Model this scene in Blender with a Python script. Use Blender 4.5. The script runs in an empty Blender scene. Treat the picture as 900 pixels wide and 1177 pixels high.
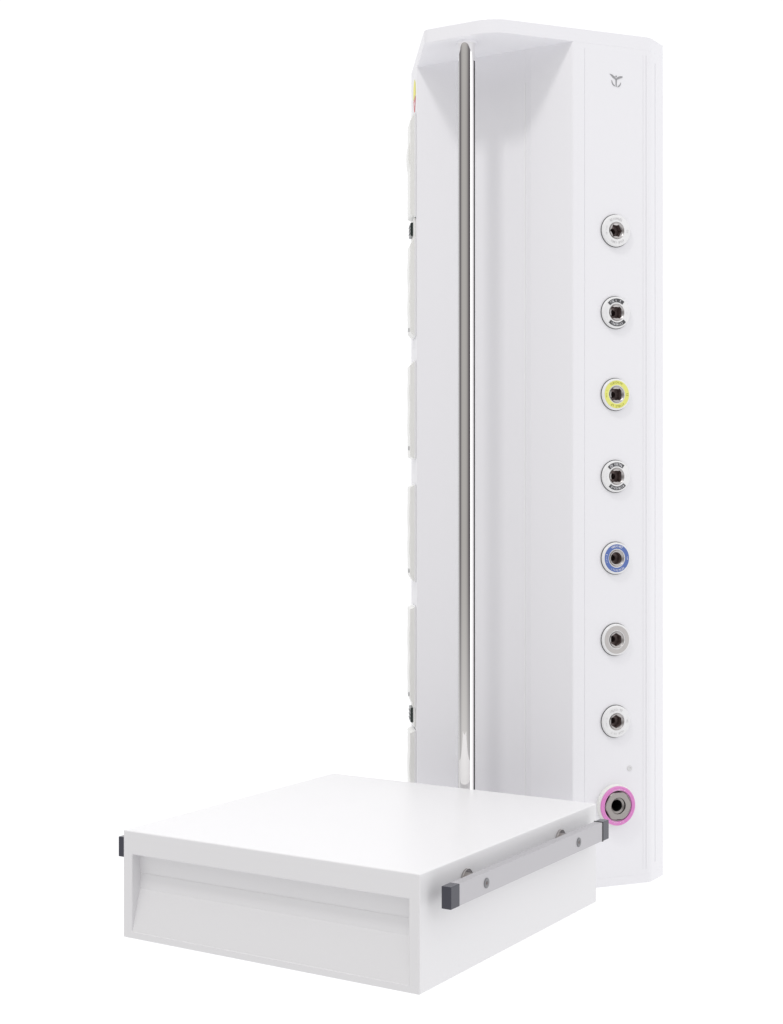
import bpy, bmesh, math, random
from mathutils import Vector, Matrix
R = math.radians
C = bpy.context.scene.collection
S = bpy.context.scene
random.seed(4)

# ------------------------------------------------------------ camera, world, lamps, exposure
# frame: origin under the chrome pole, x = width of the drawer shelf, y = towards its back, z = up (metres)
cam_d = bpy.data.cameras.new('camera')
cam = bpy.data.objects.new('camera', cam_d); C.objects.link(cam)
cam.location = (1.36953, -2.44708, 0.70991)
cam.rotation_euler = (R(90), 0, 0.55792)
cam_d.sensor_fit = 'VERTICAL'; cam_d.sensor_height = 36.0; cam_d.sensor_width = 36.0
cam_d.lens = 1809.35 / 1177 * 36
cam_d.shift_y = -24.03 / 1177
cam_d.clip_start = 0.05; cam_d.clip_end = 200
S.camera = cam
S.view_settings.view_transform = 'Standard'; S.view_settings.look = 'None'
S.view_settings.exposure = 0; S.view_settings.gamma = 1
S.view_settings.use_curve_mapping = False

world = bpy.data.worlds.new('World'); S.world = world; world.use_nodes = True
nt = world.node_tree; nt.nodes.clear()
wo = nt.nodes.new('ShaderNodeOutputWorld'); bg = nt.nodes.new('ShaderNodeBackground')
# white studio: bright all round and overhead, a greyer band low on the side the photographer stands
W_ALL, W_GREY, W_TOP = 1.08, 0.45, 1.22
tc = nt.nodes.new('ShaderNodeTexCoord')
def node(kind, **kw):
    n = nt.nodes.new(kind)
    for k_, v_ in kw.items(): setattr(n, k_, v_)
    return n
def smooth_range(src, a, b):
    n = node('ShaderNodeMapRange', interpolation_type='SMOOTHSTEP')
    n.inputs['From Min'].default_value = a; n.inputs['From Max'].default_value = b
    nt.links.new(src, n.inputs['Value']); return n.outputs['Result']
dp = node('ShaderNodeVectorMath', operation='DOT_PRODUCT')
dp.inputs[1].default_value = Vector((-0.10, -0.995, 0)).normalized()
nt.links.new(tc.outputs['Generated'], dp.inputs[0])
sep = node('ShaderNodeSeparateXYZ'); nt.links.new(tc.outputs['Generated'], sep.inputs[0])
back = smooth_range(dp.outputs['Value'], -0.20, 0.06)
edge = smooth_range(dp.outputs['Value'], 0.99, 0.35)
lo_ = smooth_range(sep.outputs['Z'], -0.38, -0.02); hi_ = smooth_range(sep.outputs['Z'], 0.60, 0.22)
lowm = node('ShaderNodeMath', operation='MULTIPLY'); nt.links.new(lo_, lowm.inputs[0]); nt.links.new(hi_, lowm.inputs[1]); low = lowm.outputs[0]
mul = node('ShaderNodeMath', operation='MULTIPLY'); nt.links.new(back, mul.inputs[0]); nt.links.new(low, mul.inputs[1])
up = smooth_range(sep.outputs['Z'], 0.35, 0.8)
m1 = node('ShaderNodeMix', data_type='RGBA'); m1.inputs[6].default_value = (W_ALL, W_ALL, W_ALL * 1.01, 1); m1.inputs[7].default_value = (W_TOP, W_TOP, W_TOP, 1)
nt.links.new(up, m1.inputs[0])
m2 = node('ShaderNodeMix', data_type='RGBA'); nt.links.new(mul.outputs[0], m2.inputs[0]); nt.links.new(m1.outputs[2], m2.inputs[6])
m3 = node('ShaderNodeMix', data_type='RGBA'); nt.links.new(edge, m3.inputs[0])
m3.inputs[6].default_value = (W_GREY, W_GREY * 0.97, W_GREY * 0.94, 1); m3.inputs[7].default_value = (0.13, 0.12, 0.13, 1)
nt.links.new(m3.outputs[2], m2.inputs[7])
nt.links.new(m2.outputs[2], bg.inputs['Color'])
bg.inputs['Strength'].default_value = 1.0
nt.links.new(bg.outputs[0], wo.inputs['Surface'])

def area(name, loc, target, size, size_y, power, color=(1, 1, 1)):
    d = bpy.data.lights.new(name, 'AREA'); d.shape = 'RECTANGLE'; d.size = size; d.size_y = size_y
    d.energy = power; d.color = color
    o = bpy.data.objects.new(name, d); C.objects.link(o); o.location = loc
    o.rotation_euler = (Vector(target) - Vector(loc)).to_track_quat('-Z', 'Y').to_euler()
    return o
area('overhead_softbox', (0.0, -2.3, 4.3), (0, 0, 0.9), 0.45, 0.4, 36, (1, 0.985, 0.97))
area('right_softbox', (3.3, 0.0, 0.75), (0.2, 0, 0.7), 0.7, 3.6, 9.5, (1, 1, 1))

# ------------------------------------------------------------ materials
def bsdf(name, col, rough=0.4, metal=0.0, coat=0.0, spec=0.5, bump=0.0, bscale=900, var=0.0, aniso=0.0):
    m = bpy.data.materials.new(name); m.use_nodes = True
    t = m.node_tree; b = t.nodes['Principled BSDF']
    b.inputs['Base Color'].default_value = (*col, 1); b.inputs['Roughness'].default_value = rough
    b.inputs['Metallic'].default_value = metal; b.inputs['Coat Weight'].default_value = coat
    b.inputs['Specular IOR Level'].default_value = spec
    tcn = t.nodes.new('ShaderNodeTexCoord')
    if bump:
        n = t.nodes.new('ShaderNodeTexNoise'); n.inputs['Scale'].default_value = bscale; n.inputs['Detail'].default_value = 2
        bp = t.nodes.new('ShaderNodeBump'); bp.inputs['Strength'].default_value = bump; bp.inputs['Distance'].default_value = 0.0004
        t.links.new(tcn.outputs['Object'], n.inputs['Vector']); t.links.new(n.outputs['Fac'], bp.inputs['Height'])
        t.links.new(bp.outputs['Normal'], b.inputs['Normal'])
    if var:
        n2 = t.nodes.new('ShaderNodeTexNoise'); n2.inputs['Scale'].default_value = 6; n2.inputs['Detail'].default_value = 4
        r2 = t.nodes.new('ShaderNodeMapRange'); r2.inputs['To Min'].default_value = max(rough - var, 0.02); r2.inputs['To Max'].default_value = rough + var
        t.links.new(tcn.outputs['Object'], n2.inputs['Vector']); t.links.new(n2.outputs['Fac'], r2.inputs['Value'])
        t.links.new(r2.outputs['Result'], b.inputs['Roughness'])
    return m

M = {}
M['white'] = bsdf('powder_coat_white', (0.836, 0.832, 0.860), 0.38, bump=0.08, var=0.05)
M['white2'] = bsdf('powder_coat_white_shelf', (0.775, 0.77, 0.782), 0.36, bump=0.08, var=0.05)
M['plastic'] = bsdf('white_plastic', (0.80, 0.80, 0.775), 0.3, var=0.04)
M['rosette'] = bsdf('rosette_plastic', (0.81, 0.81, 0.815), 0.25)
M['chrome'] = bsdf('polished_chrome', (0.92, 0.91, 0.90), 0.025, metal=1.0)
M['steel'] = bsdf('machined_steel', (0.43, 0.41, 0.405), 0.27, metal=1.0, var=0.06)
M['screw'] = bsdf('dull_screw_steel', (0.22, 0.22, 0.23), 0.35, metal=0.7)
M['nut'] = bsdf('dull_nut_steel', (0.31, 0.29, 0.28), 0.34, metal=1.0, var=0.08)
M['plug'] = bsdf('light_grey_plug', (0.70, 0.70, 0.705), 0.35)
M['strip'] = bsdf('glossy_white_strip', (0.90, 0.90, 0.90), 0.2)
M['bore'] = bsdf('bore_dark', (0.14, 0.10, 0.095), 0.35, metal=0.3)
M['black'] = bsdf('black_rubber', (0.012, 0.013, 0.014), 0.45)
M['inlet'] = bsdf('black_glossy_plastic', (0.012, 0.022, 0.02), 0.22)
M['alu'] = bsdf('anodised_aluminium', (0.51, 0.50, 0.52), 0.40, metal=0.55, var=0.04)
M['cap'] = bsdf('slate_plastic_cap', (0.012, 0.013, 0.030), 0.20, spec=0.85)
M['yellow'] = bsdf('yellow_print', (0.78, 0.78, 0.19), 0.4)
M['blue'] = bsdf('blue_print', (0.09, 0.155, 0.43), 0.35)
M['pink'] = bsdf('pink_plastic', (0.72, 0.24, 0.58), 0.3)
M['silver'] = bsdf('silver_print', (0.50, 0.48, 0.47), 0.35, metal=0.2)
M['darkprint'] = bsdf('dark_print', (0.06, 0.06, 0.065), 0.4)
M['greyprint'] = bsdf('grey_print', (0.42, 0.42, 0.43), 0.4)
M['palegrey'] = bsdf('pale_grey_print', (0.60, 0.59, 0.60), 0.4)
M['olive'] = bsdf('olive_print', (0.36, 0.36, 0.05), 0.4)
M['whiteprint'] = bsdf('white_print', (0.85, 0.85, 0.88), 0.4)
M['warn'] = bsdf('warning_yellow', (0.82, 0.76, 0.04), 0.4)
M['red'] = bsdf('red_print', (0.65, 0.02, 0.03), 0.4)
M['emblem'] = bsdf('grey_metal_emblem', (0.34, 0.34, 0.35), 0.35, metal=0.4)

# ------------------------------------------------------------ helpers
def obj(name, bm, mat, parent=None, bevel=0.0, seg=3, smooth=True, matrix=None, angle=30):
    bmesh.ops.recalc_face_normals(bm, faces=bm.faces[:])
    me = bpy.data.meshes.new(name); bm.to_mesh(me); bm.free()
    me.materials.append(mat)
    o = bpy.data.objects.new(name, me); C.objects.link(o)
    if parent is not None: o.parent = parent
    if matrix is not None: o.matrix_local = matrix
    if bevel:
        b = o.modifiers.new('bevel', 'BEVEL'); b.width = bevel; b.segments = seg; b.limit_method = 'ANGLE'
        b.angle_limit = R(angle); b.harden_normals = True
        me.shade_smooth()
    elif smooth:
        me.shade_smooth(); me.set_sharp_from_angle(angle=R(angle))
    return o

def box(bm, x0, x1, y0, y1, z0, z1):
    vs = [bm.verts.new((x, y, z)) for z in (z0, z1) for (x, y) in ((x0, y0), (x1, y0), (x1, y1), (x0, y1))]
    for f in ((0, 3, 2, 1), (4, 5, 6, 7), (0, 1, 5, 4), (1, 2, 6, 5), (2, 3, 7, 6), (3, 0, 4, 7)):
        bm.faces.new([vs[i] for i in f])
    return bm

def B(*a):
    bm = bmesh.new(); box(bm, *a); return bm

def fillet(pts, rad):
    """2D polygon with rounded corners; rad = list of radii"""
    out = []; n = len(pts)
    for i, p in enumerate(pts):
        p = Vector(p); a = Vector(pts[i - 1]); b = Vector(pts[(i + 1) % n]); r = rad[i]
        if r <= 0: out.append(tuple(p)); continue
        u = (a - p).normalized(); v = (b - p).normalized()
        ang = u.angle(v); t = r / math.tan(ang / 2)
        bis = (u + v).normalized(); c = p + bis * (r / math.sin(ang / 2))
        s = p + u * t; e = p + v * t
        a0 = math.atan2(s.y - c.y, s.x - c.x); a1 = math.atan2(e.y - c.y, e.x - c.x)
        d = (a1 - a0 + math.pi) % (2 * math.pi) - math.pi
        k = max(3, int(abs(d) / R(7)) + 1)
        for j in range(k + 1):
            w = a0 + d * j / k; out.append((c.x + r * math.cos(w), c.y + r * math.sin(w)))
    return out

def prism(pts, z0, z1):
    bm = bmesh.new()
    lo = [bm.verts.new((x, y, z0)) for x, y in pts]; hi = [bm.verts.new((x, y, z1)) for x, y in pts]
    n = len(pts)
    bm.faces.new(lo); bm.faces.new(hi)
    for i in range(n): bm.faces.new((lo[i], lo[(i + 1) % n], hi[(i + 1) % n], hi[i]))
    return bm

def lathe(bm, prof, n=64, a0=0.0, a1=2 * math.pi):
    """profile [(r, z)] revolved about z; closed ring when the angle is full"""
    full = abs(a1 - a0 - 2 * math.pi) < 1e-6
    m = n if full else n + 1
    rings = []
    for r, z in prof:
        if r < 1e-7: rings.append([bm.verts.new((0, 0, z))])
        else: rings.append([bm.verts.new((r * math.cos(a0 + (a1 - a0) * i / n), r * math.sin(a0 + (a1 - a0) * i / n), z)) for i in range(m)])
    for a, b in zip(rings, rings[1:]):
        for i in range(n):
            j = (i + 1) % m
            if len(a) == 1 and len(b) == 1: continue
            if len(a) == 1: bm.faces.new((a[0], b[i], b[j]))
            elif len(b) == 1: bm.faces.new((a[i], b[0], a[j]))
            else: bm.faces.new((a[i], b[i], b[j], a[j]))
    return bm

def arcplate(bm, r0, r1, z0, z1, a0=0.0, a1=2 * math.pi, n=64):
    full = abs(a1 - a0 - 2 * math.pi) < 1e-6
    prof = [(r0, z0), (r1, z0), (r1, z1), (r0, z1), (r0, z0)]
    m = n if full else n + 1
    R4 = [[bm.verts.new((r * math.cos(a0 + (a1 - a0) * i / n), r * math.sin(a0 + (a1 - a0) * i / n), z)) for i in range(m)] for r, z in prof[:4]]
    for k in range(4):
        a, b = R4[k], R4[(k + 1) % 4]
        for i in range(n):
            j = (i + 1) % m; bm.faces.new((a[i], b[i], b[j], a[j]))
    if not full:
        bm.faces.new([R4[k][0] for k in range(4)]); bm.faces.new([R4[k][-1] for k in range(4)][::-1])
    return bm

def boolean(o, cutter):
    md = o.modifiers.new('cut', 'BOOLEAN'); md.operation = 'DIFFERENCE'; md.solver = 'EXACT'; md.object = cutter
    dg = bpy.context.evaluated_depsgraph_get(); dg.update()
    me = bpy.data.meshes.new_from_object(o.evaluated_get(dg), depsgraph=dg)
    o.modifiers.clear(); old = o.data; o.data = me; me.name = old.name; bpy.data.meshes.remove(old)
    bpy.data.objects.remove(cutter)
    me.shade_smooth(); me.set_sharp_from_angle(angle=R(25))

def thing(name, label, cat, loc=(0, 0, 0)):
    o = bpy.data.objects.new(name, None); C.objects.link(o); o.location = loc
    o.empty_display_size = 0.1; o['label'] = label; o['category'] = cat; o['kind'] = 'thing'
    return o

# ============================================================ THE TALL COLUMN
column = thing('supply_column', 'tall white medical supply column with chrome pole and round gas outlets down its right panel', 'medical column')

ZB, ZC, ZT = 0.0, 1.5094, 1.5333          # bottom, underside of the top plate, top
CW, YW = 0.1616, 0.0971                   # half width and depth of the back wall
ANG = 0.62396; SN, CS = math.sin(ANG), math.cos(ANG)
LR, LL = 0.1594, 0.138                    # lengths of the right and the left slanted panel
def rp(s, out=0.0):                       # point on the right panel, s metres back from its front edge
    return (CW + s * SN + out * CS, YW + s * CS - out * SN)
def lp(s, out=0.0):
    return (-CW - s * SN - out * CS, YW + s * CS - out * SN)
SIDE = 0.0618
rb = rp(LR); lb = lp(LL)
body_pts = [(-0.0785, YW), (-0.066, YW + 0.0035), (0.066, YW + 0.0035), (0.0785, YW),
            (CW, YW), rb, (rb[0], rb[1] + SIDE), (rb[0] - 0.05, rb[1] + SIDE + 0.05),
            (lb[0] + 0.05, lb[1] + SIDE + 0.066), (lb[0], lb[1] + SIDE + 0.016), lb, (-CW, YW)]
rad = [0.003, 0.003, 0.003, 0.003, 0.0035, 0.024, 0.006, 0.006, 0.006, 0.006, 0.010, 0.0035]
body = obj('column_body', prism(fillet(body_pts, rad), 0.016, ZC), M['white'], column, smooth=True, angle=25)

# grooves along the panels, cut as real slots
cut = bmesh.new()
def slot(bm, p, q, z0, z1, depth):        # p->q: two points of the slot mouth on the surface
    p = Vector(p); q = Vector(q); d = (q - p).normalized(); nrm = Vector((d.y, -d.x))
    pts = [p + nrm * 0.004, q + nrm * 0.004, q - nrm * depth, p - nrm * depth]
    lo = [bm.verts.new((v.x, v.y, z0)) for v in pts]; hi = [bm.verts.new((v.x, v.y, z1)) for v in pts]
    bm.faces.new(lo); bm.faces.new(hi[::-1])
    for i in range(4): bm.faces.new((lo[i], hi[i], hi[(i + 1) % 4], lo[(i + 1) % 4]))
for s0, wd, dep in ((0.0236, 0.0007, 0.0006), (0.1442, 0.0004, 0.0005), (0.1505, 0.0006, 0.0012)):
    slot(cut, rp(s0), rp(s0 + wd), 0.0245, 1.5, dep)
sx = rb[0]
slot(cut, (sx, rb[1] + 0.0220), (sx, rb[1] + 0.0240), 0.032, 1.492, 0.0012)
for s0 in (0.0236, 0.118):
    slot(cut, lp(s0 + 0.001), lp(s0), 0.0245, 1.5, 0.001)
bmesh.ops.recalc_face_normals(cut, faces=cut.faces[:])
cutter = obj('cutter', cut, M['white']); boolean(body, cutter)

# top and bottom plates
FY = -0.0319
k = (YW - FY) * SN / CS
plate_pts = [(-CW + k, FY), (CW - k, FY), rb, (rb[0], rb[1] + SIDE), (rb[0] - 0.05, rb[1] + SIDE + 0.05),
             (lb[0] + 0.05, lb[1] + SIDE + 0.066), (lb[0], lb[1] + SIDE + 0.016), lb]
prad = [0.022, 0.065, 0.024, 0.006, 0.006, 0.006, 0.006, 0.010]
obj('top_plate', prism(fillet(plate_pts, prad), ZC, ZT), M['white'], column, bevel=0.0004, seg=2)
obj('bottom_plate', prism(fillet(plate_pts, prad), 0.0, 0.016), M['white'], column, bevel=0.0004, seg=2)

# thin bright strip let into the back wall
obj('wall_strip', B(0.0644, 0.0657, YW + 0.0022, YW + 0.0060, 0.05, 1.449), M['strip'], column, bevel=0.0005, seg=3)

# chrome pole
bm = bmesh.new()
lathe(bm, [(0, 0.016), (0.0147, 0.016), (0.0147, ZC), (0, ZC)], 96)
pole = obj('chrome_pole', bm, M['chrome'], column, angle=60)
bm = bmesh.new(); lathe(bm, [(0.0147, 1.5055), (0.0176, 1.5055), (0.0184, 1.5065), (0.0184, ZC)], 96)
obj('pole_collar', bm, M['white'], pole, angle=40)

bm = bmesh.new()
for a0, a1 in ((R(0), R(33)), (R(205), R(217))):  # black strips stand in for the dark reflection lines at the chrome's edges
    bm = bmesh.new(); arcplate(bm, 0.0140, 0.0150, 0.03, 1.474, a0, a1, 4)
    obj('pole_edge_reflection', bm, M['black'], pole, smooth=False)

# emblem: winged staff with two arcs
def panel_matrix(s, z, out=0.0):
    """local x = along the panel, local y = up, local z = out of the panel"""
    X = Vector((SN, CS, 0)); Y = Vector((0, 0, 1)); Z = Vector((CS, -SN, 0))
    p = rp(s, out)
    m = Matrix.Identity(4)
    for i, v in enumerate((X, Y, Z)):
        for j in range(3): m[j][i] = v[j]
    m[0][3], m[1][3], m[2][3] = p[0], p[1], z
    return m
def left_matrix(s, z, out=0.0):
    """local x = along the left panel towards its front edge, y = up, z = out of the panel"""
    X = Vector((SN, -CS, 0)); Y = Vector((0, 0, 1)); Z = Vector((-CS, -SN, 0))
    p = lp(s, out)
    m = Matrix.Identity(4)
    for i, v in enumerate((X, Y, Z)):
        for j in range(3): m[j][i] = v[j]
    m[0][3], m[1][3], m[2][3] = p[0], p[1], z
    return m

def plate2d(bm, pts, z0, z1):
    lo = [bm.verts.new((x, y, z0)) for x, y in pts]; hi = [bm.verts.new((x, y, z1)) for x, y in pts]
    n = len(pts); bm.faces.new(lo[::-1]); bm.faces.new(hi)
    for i in range(n): bm.faces.new((lo[i], lo[(i + 1) % n], hi[(i + 1) % n], hi[i]))
def em(x, y): return ((x - 418) / 22.5 / 565, -(y - 425) / 22.5 / 637)
bm = bmesh.new()
for pl in ([(245, 265), (305, 272), (345, 300), (385, 325), (418, 372), (418, 408), (375, 385), (325, 350), (290, 312)],
           [(590, 298), (545, 292), (495, 305), (455, 325), (418, 368), (418, 408), (462, 382), (515, 355), (570, 335)],
           [(400, 395), (436, 395), (432, 470), (428, 578), (408, 578), (403, 470)],
           [(403, 292), (430, 292), (434, 320), (418, 332), (402, 320)],
           [(298, 415), (306, 415), (322, 480), (350, 520), (385, 548), (380, 570), (345, 555), (315, 522), (300, 480)],
           [(545, 462), (536, 460), (520, 495), (495, 530), (452, 568), (452, 588), (500, 566), (530, 525)]):
    plate2d(bm, [em(*p) for p in pl], 0, 0.0006)
obj('winged_staff_emblem', bm, M['emblem'], column, matrix=panel_matrix(0.0885, 1.4478, 0.0), smooth=False)

# ---- gas outlets
def glyphs(bm, rc, h, a0, a1, n, z0, z1):
    """tiny strokes along an arc: lettering too small to read"""
    for i in range(n):
        a = a0 + (a1 - a0) * (i + 0.5) / n
        if random.random() < 0.12: continue
        w = h * random.uniform(0.35, 0.62)
        hh = h * random.choice((0.62, 0.8, 1.0, 1.0))
        m = Matrix.Rotation(a - math.pi / 2, 4, 'Z') @ Matrix.Translation((0, rc, 0))
        kind = random.choice('LITOCE')
        rects = {'L': [(-.5, -.2, -.5, .5), (-.2, .5, -.5, -.25)], 'I': [(-.18, .18, -.5, .5)],
                 'T': [(-.15, .15, -.5, .3), (-.5, .5, .3, .5)], 'O': [(-.5, -.2, -.5, .5), (.2, .5, -.5, .5), (-.2, .2, .3, .5), (-.2, .2, -.5, -.3)],
                 'C': [(-.5, -.2, -.5, .5), (-.2, .5, .3, .5), (-.2, .5, -.5, -.3)],
                 'E': [(-.5, -.2, -.5, .5), (-.2, .5, .32, .5), (-.2, .4, -.1, .1), (-.2, .5, -.5, -.32)]}[kind]
        for x0, x1, y0, y1 in rects:
            q = [m @ Vector((x0 * w, y0 * hh, 0)), m @ Vector((x1 * w, y0 * hh, 0)), m @ Vector((x1 * w, y1 * hh, 0)), m @ Vector((x0 * w, y1 * hh, 0))]
            plate2d(bm, [(v.x, v.y) for v in q], z0, z1)

def hole_outline(kind, N=48):
    pts = []
    for i in range(N):
        a = 2 * math.pi * i / N
        if kind == 'round': r = 0.0104
        elif kind == 'hexagon':
            b = (a - R(30)) % R(60) - R(30); r = 0.0094 / math.cos(b); r = min(r, 0.0108)
        elif kind == 'star':
            b = (a + R(0)) % R(60) - R(30); r = 0.0090 / math.cos(R(30) - abs(b) * 0.9); r = 0.0086 + 0.0026 * (abs(b) / R(30)) ** 2
        elif kind == 'square':
            b = (a % R(90)) - R(45); r = 0.0086 / math.cos(R(45) - abs(b)) if False else 0.0086 + 0.0030 * (1 - min(abs(b) / R(22), 1)) ** 1.0 + (0.0004 if abs(b) < R(22) else -0.0001 * 0)
        r *= 1.22 if kind == 'square' else 1.12 if kind != 'round' else 1.06
        pts.append((r * math.cos(a), r * math.sin(a)))
    return pts

def outlet(s, z, kind, ring, label, words=None):
    mt = panel_matrix(s, z, 0.0)
    bm = bmesh.new()
    PR = 0.0062                                              # how far the rosette stands out
    lathe(bm, [(0.0286, 0.0010), (0.0283, PR - 0.0012), (0.0276, PR - 0.0003), (0.0266, PR), (0.0160, PR), (0.0155, PR - 0.0006), (0.0153, PR - 0.004)], 96)
    ros = obj('gas_outlet', bm, M['rosette'], column, matrix=mt, angle=50); ros['label'] = label
    bm = bmesh.new(); arcplate(bm, 0.020, 0.0295, 0.0001, 0.0011, n=96)  # black ring stands in for the shadow in the gap behind the rosette
    obj('gap_shadow_ring', bm, M['black'], ros)
    z0, z1 = PR + 0.0001, PR + 0.00035
    if ring is not None:
        arcs = [(0, 2 * math.pi)] if ring[1] == 'full' else [(R(52), R(138)), (R(228), R(318))]
        for a0, a1 in arcs:
            bm = bmesh.new(); arcplate(bm, 0.0170 if ring[1] == 'full' else 0.0182, 0.0250, z0, z1, a0, a1, 96 if ring[1] == 'full' else 24)
            obj('colour_ring' if ring[1] == 'full' else 'dark_arc', bm, ring[0], ros, smooth=False)
    if words is not None:
        bm = bmesh.new(); zz = z1 + 0.0001
        glyphs(bm, 0.0216, 0.0042, R(130), R(58), 9, zz, zz + 0.0002)
        glyphs(bm, 0.0216, 0.0036, R(236), R(312), 9, zz, zz + 0.0002)
        glyphs(bm, 0.0216, 0.0024, R(158), R(204), 6, zz, zz + 0.0002)
        glyphs(bm, 0.0216, 0.0034, R(8), R(-9), 2, zz, zz + 0.0002)
        obj('ring_lettering', bm, words, ros, smooth=False)
    # steel socket with its keyed hole
    hp = hole_outline(kind); N = len(hp)
    bm = bmesh.new()
    def ringv(r, zz): return [bm.verts.new((r * math.cos(2 * math.pi * i / N), r * math.sin(2 * math.pi * i / N), zz)) for i in range(N)]
    def poly(zz, f=1.0): return [bm.verts.new((x * f, y * f, zz)) for x, y in hp]
    rs = [ringv(0.0154, PR - 0.0005), ringv(0.0148, PR - 0.0002), ringv(0.0138, PR - 0.0012), ringv(0.0126, PR - 0.0022), poly(PR - 0.0026), poly(PR - 0.0040, 0.97)]
    for a, b in zip(rs, rs[1:]):
        for i in range(N): bm.faces.new((a[i], a[(i + 1) % N], b[(i + 1) % N], b[i]))
    st = obj('steel_socket', bm, M['steel'], ros, angle=35)
    bm = bmesh.new()
    a = poly(PR - 0.0040, 0.97); b = poly(PR - 0.0046, 0.94)
    for i in range(N): bm.faces.new((a[i], a[(i + 1) % N], b[(i + 1) % N], b[i]))
    c = poly(-0.008, 0.9)
    for i in range(N): bm.faces.new((b[i], b[(i + 1) % N], c[(i + 1) % N], c[i]))
    d = ringv(0.0055, -0.009); e = ringv(0.0055, -0.02)
    for i in range(N):
        bm.faces.new((c[i], c[(i + 1) % N], d[(i + 1) % N], d[i])); bm.faces.new((d[i], d[(i + 1) % N], e[(i + 1) % N], e[i]))
    bm.faces.new(e)
    obj('socket_bore', bm, M['bore'], ros, angle=35)
    return ros

OS = 0.0863
rows = [(1.1776, 'star', None, 'white gas outlet with pale lettering, topmost on the right panel', M['palegrey']),
        (1.0306, 'square', (M['darkprint'], 'arcs'), 'gas outlet with two dark arcs and a square socket, second from the top', M['whiteprint']),
        (0.8835, 'square', (M['yellow'], 'full'), 'gas outlet with a yellow ring', M['olive']),
        (0.7364, 'square', (M['darkprint'], 'arcs'), 'gas outlet with two dark arcs and a square socket, between yellow and blue ones', M['whiteprint']),
        (0.5894, 'round', (M['blue'], 'full'), 'gas outlet with a blue ring and white lettering', M['whiteprint']),
        (0.4431, 'hexagon', (M['silver'], 'full'), 'gas outlet with a silver grey ring', None),
        (0.2961, 'hexagon', None, 'white gas outlet with pale lettering, just above the pink one', M['palegrey'])]
# the bores need real openings in the panel
cut = bmesh.new()
for z, *_ in rows:
    mtx = panel_matrix(OS, z, 0.0)
    v0 = len(cut.verts)
    tmp = bmesh.new(); lathe(tmp, [(0, 0.004), (0.0165, 0.004), (0.0165, -0.024), (0, -0.024)], 48)
    tmp.transform(mtx); me = bpy.data.meshes.new('t'); tmp.to_mesh(me); tmp.free(); cut.from_mesh(me); bpy.data.meshes.remove(me)
tmp = bmesh.new(); lathe(tmp, [(0, 0.004), (0.0245, 0.004), (0.0245, -0.034), (0, -0.034)], 48)
tmp.transform(panel_matrix(0.0863, 0.1457)); me = bpy.data.meshes.new('t'); tmp.to_mesh(me); tmp.free(); cut.from_mesh(me); bpy.data.meshes.remove(me)
bmesh.ops.recalc_face_normals(cut, faces=cut.faces[:])
cutter = obj('cutter', cut, M['white']); boolean(body, cutter)
for z, kind, ring, label, words in rows: outlet(OS, z, kind, ring, label, words)

# small screw plug above the pink outlet
bm = bmesh.new(); lathe(bm, [(0.0054, 0.0), (0.0052, 0.0008), (0.0048, 0.0010), (0.0030, 0.0010), (0.0024, 0.0003), (0, 0.0003)], 32)
obj('screw_plug', bm, M['plug'], column, matrix=panel_matrix(0.1161, 0.2096), angle=40)

# pink suction outlet with a nut
mt = panel_matrix(0.0863, 0.1457)
bm = bmesh.new(); lathe(bm, [(0.0375, 0.0), (0.0378, 0.002), (0.0368, 0.0075), (0.0356, 0.0085), (0.0265, 0.0085), (0.0262, 0.000)], 96)
pk = obj('pink_gas_outlet', bm, M['plastic'], column, matrix=mt, angle=40); pk['label'] = 'largest, lowest gas outlet with a pink ring and a steel nut'
bm = bmesh.new(); lathe(bm, [(0.0350, 0.0086), (0.0350, 0.0112), (0.0343, 0.0120), (0.0316, 0.0122), (0.0313, 0.0119), (0.0310, 0.0122), (0.0284, 0.0122), (0.0277, 0.0112), (0.0277, 0.004)], 96)
obj('pink_ring', bm, M['pink'], pk, angle=60)
bm = bmesh.new()
glyphs(bm, 0.0296, 0.0022, R(112), R(62), 9, 0.01225, 0.01240)
obj('ring_lettering', bm, M['whiteprint'], pk, smooth=False)
bm = bmesh.new(); glyphs(bm, 0.0296, 0.0022, R(244), R(300), 9, 0.01225, 0.01240)
obj('ring_lettering', bm, M['whiteprint'], pk, smooth=False)
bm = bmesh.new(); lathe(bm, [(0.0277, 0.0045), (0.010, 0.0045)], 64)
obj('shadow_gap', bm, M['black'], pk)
# nut: rounded hexagon with a countersunk bore
N = 96
bm = bmesh.new()
def hexr(i, ap, rmax):
    a = 2 * math.pi * i / N; b = (a + R(30)) % R(60) - R(30)
    return a, min(ap / math.cos(b), rmax)
def hexring(ap, rmax, z):
    out = []
    for i in range(N):
        a, r = hexr(i, ap, rmax); out.append(bm.verts.new((r * math.cos(a + R(30)), r * math.sin(a + R(30)), z)))
    return out
def circ(r, z): return [bm.verts.new((r * math.cos(2 * math.pi * i / N + R(30)), r * math.sin(2 * math.pi * i / N + R(30)), z)) for i in range(N)]
rs = [hexring(0.0246, 0.0266, 0.0045), hexring(0.0246, 0.0266, 0.0110), hexring(0.0236, 0.0252, 0.0124), circ(0.0152, 0.0124), circ(0.0146, 0.0118), circ(0.0140, 0.0085), circ(0.0112, 0.0068), circ(0.0106, 0.0064)]
for a, b in zip(rs, rs[1:]):
    for i in range(N): bm.faces.new((a[i], a[(i + 1) % N], b[(i + 1) % N], b[i]))
nut = obj('steel_nut', bm, M['nut'], pk, angle=30)
bm = bmesh.new(); lathe(bm, [(0.0106, 0.0064), (0.0104, -0.03), (0, -0.03)], 64)
obj('nut_bore', bm, M['black'], pk)

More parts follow.
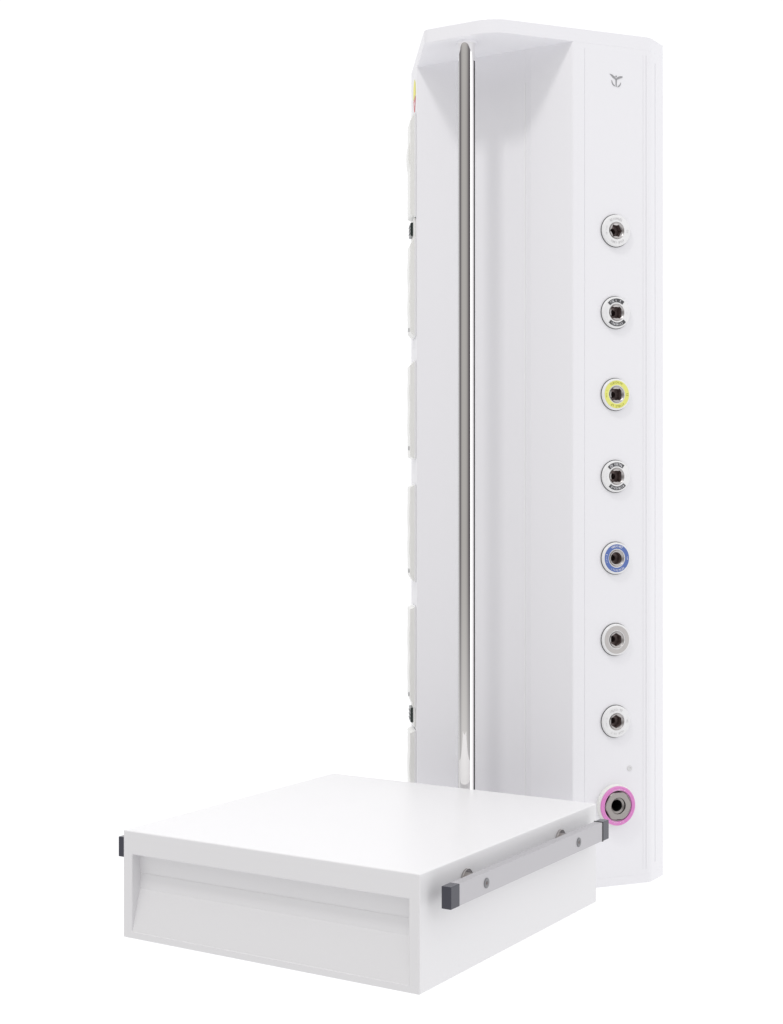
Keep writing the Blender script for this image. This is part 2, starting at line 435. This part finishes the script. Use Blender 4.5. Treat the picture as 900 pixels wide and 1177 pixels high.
# ---- power socket blocks on the left panel
def socket_block(z0, z1, chamfer_top, label, lever=None, bulge=None, chamfer_bot=0.0):
    h = z1 - z0; P = 0.0115; x0, x1 = -0.032, 0.032
    prof = [(0, 0), (P * 0.45, 0), (P, chamfer_bot if chamfer_bot else 0.003), (P, h - chamfer_top), (P * 0.45, h), (0, h)]
    bm = bmesh.new()
    lo = [bm.verts.new((x0, y, z)) for z, y in prof]; hi = [bm.verts.new((x1, y, z)) for z, y in prof]
    n = len(prof); bm.faces.new(lo); bm.faces.new(hi[::-1])
    for i in range(n): bm.faces.new((lo[i], lo[(i + 1) % n], hi[(i + 1) % n], hi[i]))
    o = obj('power_socket', bm, M['plastic'], column, bevel=0.0016, seg=3, matrix=left_matrix(0.052, z0)); o['label'] = label
    # mounting frame behind the lid
    obj('socket_frame', B(-0.036, 0.036, -0.002, h + 0.002, 0.0, 0.0035), M['rosette'], o, bevel=0.001, seg=2)
    if bulge:
        for b0, b1, out in bulge:
            bm = bmesh.new(); bh = b1 - b0; pr = []
            for i in range(9):
                t = i / 8; pr.append((P - 0.001 + (out + 0.001) * math.sin(math.pi * t) ** 0.45, b0 - z0 + bh * t))
            lo = [bm.verts.new((-0.027, y, z)) for z, y in pr]; hi = [bm.verts.new((0.027, y, z)) for z, y in pr]
            n = len(pr); bm.faces.new(lo); bm.faces.new(hi[::-1])
            for i in range(n): bm.faces.new((lo[i], lo[(i + 1) % n], hi[(i + 1) % n], hi[i]))
            obj('hinged_lid', bm, M['plastic'], o, bevel=0.0008, seg=2, angle=40)
    if lever:
        bm = bmesh.new(); lathe(bm, [(0.0042, P - 0.001), (0.0042, P + 0.0012), (0.0036, P + 0.0018), (0, P + 0.0018)], 24)
        bmesh.ops.translate(bm, verts=bm.verts[:], vec=(0.012, lever - z0, 0))
        obj('lid_latch', bm, M['greyprint'], o, angle=40)
    return o
Zo = 0.70991
socket_block(0.522 + Zo, 0.717 + Zo, 0.014, 'uppermost power socket block, with a raised switch', bulge=[(0.614 + Zo, 0.667 + Zo, 0.0028)])
socket_block(0.295 + Zo, 0.480 + Zo, 0.012, 'second power socket block from the top', lever=0.308 + Zo, bulge=[(0.39 + Zo, 0.45 + Zo, 0.0010), (0.325 + Zo, 0.385 + Zo, 0.0010)], chamfer_bot=0.008)
socket_block(0.0625 + Zo, 0.246 + Zo, 0.007, 'third power socket block from the top', lever=0.082 + Zo, bulge=[(0.16 + Zo, 0.215 + Zo, 0.0010), (0.098 + Zo, 0.155 + Zo, 0.0010)])
socket_block(-0.171 + Zo, 0.011 + Zo, 0.003, 'fourth power socket block from the top', lever=-0.152 + Zo, bulge=[(-0.075 + Zo, -0.015 + Zo, 0.0010), (-0.135 + Zo, -0.080 + Zo, 0.0010)], chamfer_bot=0.010)
socket_block(-0.411 + Zo, -0.221 + Zo, 0.003, 'fifth power socket block, above the lower black inlet', lever=-0.388 + Zo, bulge=[(-0.315 + Zo, -0.25 + Zo, 0.0010), (-0.375 + Zo, -0.32 + Zo, 0.0010)], chamfer_bot=0.018)
socket_block(-0.640 + Zo, -0.456 + Zo, 0.003, 'lowest power socket block, partly behind the shelf', bulge=[(-0.56 + Zo, -0.495 + Zo, 0.0010)])
for z0, z1, lab in ((0.487, 0.513, 'upper black inlet between the first two socket blocks'), (-0.442, -0.4135, 'lower black inlet under the fifth socket block')):
    o = obj('black_inlet', B(-0.024, 0.016, 0, z1 - z0, 0.001, 0.0095), M['inlet'], column, bevel=0.0022, seg=3, matrix=left_matrix(0.052, z0 + Zo)); o['label'] = lab
    obj('inlet_frame', B(-0.030, 0.030, -0.006, z1 - z0 + 0.006, 0.0, 0.0045), M['plastic'], o, bevel=0.001, seg=2)
    bm = bmesh.new()
    for dz in (0.25, 0.5, 0.75): box(bm, -0.02, 0.012, (z1 - z0) * dz - 0.0006, (z1 - z0) * dz + 0.0006, 0.0094, 0.0101)
    obj('inlet_rib', bm, M['black'], o, smooth=False)
# warning stickers above the socket blocks
ml = left_matrix(0.052, 0.755 + Zo)
bm = bmesh.new(); plate2d(bm, [(-0.026, 0.0), (0.026, 0.0), (0.020, 0.024), (0.002, 0.034), (-0.004, 0.034), (-0.022, 0.024)], 0.0002, 0.0006)
obj('yellow_warning_sticker', bm, M['warn'], column, matrix=ml, smooth=False)
bm = bmesh.new(); plate2d(bm, [(-0.026, -0.003), (-0.004, -0.033), (0.004, -0.033), (0.026, -0.003)], 0.0002, 0.0005)
st = obj('red_warning_sticker', bm, M['red'], column, matrix=ml, smooth=False)
bm = bmesh.new(); plate2d(bm, [(-0.009, -0.009), (-0.001, -0.020), (0.001, -0.020), (0.009, -0.009)], 0.0006, 0.0008)
obj('sticker_centre', bm, M['whiteprint'], st, smooth=False)

# ============================================================ THE DRAWER SHELF
HW = 0.26633; YF, YB = -0.60697, -0.0318; BZ0, BZ1 = 0.02255, 0.18755
shelf = thing('drawer_shelf', 'low wide white drawer shelf with side rails in front of the chrome pole', 'shelf', (0, YF, BZ0))
def loc(o): o.location = Vector(o.location) - Vector((0, YF, BZ0)); return o
TOPF, BOTF, SIDF = 0.0361, 0.0112, 0.0177
shell = loc(obj('shelf_case', B(-HW, HW, YF, YB, BZ0, BZ1), M['white2'], shelf))
c = B(-HW + SIDF, HW - SIDF, YF - 0.05, YF + 0.45, BZ0 + BOTF, BZ1 - TOPF); cutter = obj('cutter', c, M['white'])
cutter.location = -Vector((0, YF, BZ0))+Vector((0, YF, BZ0)); 
# both in world space for the cut
shell.parent = None; shell.location = (0, 0, 0)
boolean(shell, cutter)
shell.parent = shelf; shell.location = (0, -YF, -BZ0)
b = shell.modifiers.new('bevel', 'BEVEL'); b.width = 0.0022; b.segments = 3; b.limit_method = 'ANGLE'; b.harden_normals = True
# mid walls closing the case behind the drawer front are the case itself; the drawer front is a folded sheet
top = BZ1 - TOPF
prof = [(0.030, top + 0.0010), (0.0160, top + 0.0010), (0.0208, top - 0.0310), (0.0200, top - 0.0325), (0.0190, top - 0.0560), (0.0172, top - 0.0595), (0.0008, BZ0 + BOTF - 0.0010), (0.030, BZ0 + BOTF - 0.0010)]
bm = bmesh.new(); g = -0.0010
lo = [bm.verts.new((-HW + SIDF + g, YF + d, z)) for d, z in prof]; hi = [bm.verts.new((HW - SIDF - g, YF + d, z)) for d, z in prof]
n = len(prof); bm.faces.new(lo); bm.faces.new(hi[::-1])
for i in range(n): bm.faces.new((lo[i], lo[(i + 1) % n], hi[(i + 1) % n], hi[i]))
loc(obj('drawer_front', bm, M['white2'], shelf, bevel=0.0006, seg=2, angle=20))

# clamp that holds the shelf on the pole
bm = B(-0.045, 0.045, YB, 0.020, 0.045, 0.115)
cl = loc(obj('pole_clamp', bm, M['alu'], shelf, bevel=0.003))

# equipment rails, one on each side
RY0, RY1, RZ0, RZ1 = -0.5800, -0.0570, 0.1378, 0.1682
OI, OO = 0.0190, 0.0335
CAPL = 0.0245
def rail(sgn):
    xa, xb = sorted((sgn * (HW + OI), sgn * (HW + OO)))
    r = loc(obj('side_rail', B(xa, xb, RY0 + CAPL, RY1 - CAPL, RZ0, RZ1), M['alu'], shelf, bevel=0.0006, seg=2))
    r['label'] = 'aluminium rail on the %s side of the shelf' % ('right' if sgn > 0 else 'left')
    inv = Vector((0, YF, BZ0))
    for a, b_ in ((RY0, RY0 + CAPL - 0.0002), (RY1 - CAPL + 0.0016, RY1)):
        e = 0.0004
        obj('rail_end_cap', B(xa - e, xb + e, a, b_, RZ0 - e, RZ1 + e), M['cap'], r, bevel=0.0010, seg=3)
    obj('end_gasket', B(xa - 0.0009, xb + 0.0009, RY1 - CAPL + 0.0001, RY1 - CAPL + 0.0015, RZ0 - 0.0009, RZ1 + 0.0009), M['black'], r, smooth=False)
    for y in (-0.478, -0.172):
        bm = bmesh.new(); lathe(bm, [(0.0162, 0.0), (0.0166, 0.0004), (0.0166, 0.0030), (0.0162, 0.0034), (0.0110, 0.0034), (0.0110, OI)], 48)
        bm.transform(Matrix.Translation((sgn * HW, y, (RZ0 + RZ1) / 2)) @ Matrix.Rotation(sgn * R(90), 4, 'Y'))
        obj('standoff', bm, M['steel'], r, angle=40)
        bm = bmesh.new(); lathe(bm, [(0.0074, 0.0001), (0.0074, 0.0007), (0.0068, 0.0010), (0.0034, 0.0010), (0.0030, 0.0004), (0.0024, 0.0002), (0, 0.0002)], 32)
        bm.transform(Matrix.Translation((sgn * (HW + OO), y, (RZ0 + RZ1) / 2)) @ Matrix.Rotation(sgn * R(90), 4, 'Y'))
        sc = obj('rail_screw', bm, M['screw'], r, angle=40)
        bm = bmesh.new(); lathe(bm, [(0.0022, 0.0003), (0.0022, 0.0006), (0, 0.0006)], 6)
        bm.transform(Matrix.Translation((sgn * (HW + OO), y, (RZ0 + RZ1) / 2)) @ Matrix.Rotation(sgn * R(90), 4, 'Y'))
        obj('screw_recess', bm, M['bore'], sc)
    return r
rail(1); rail(-1)
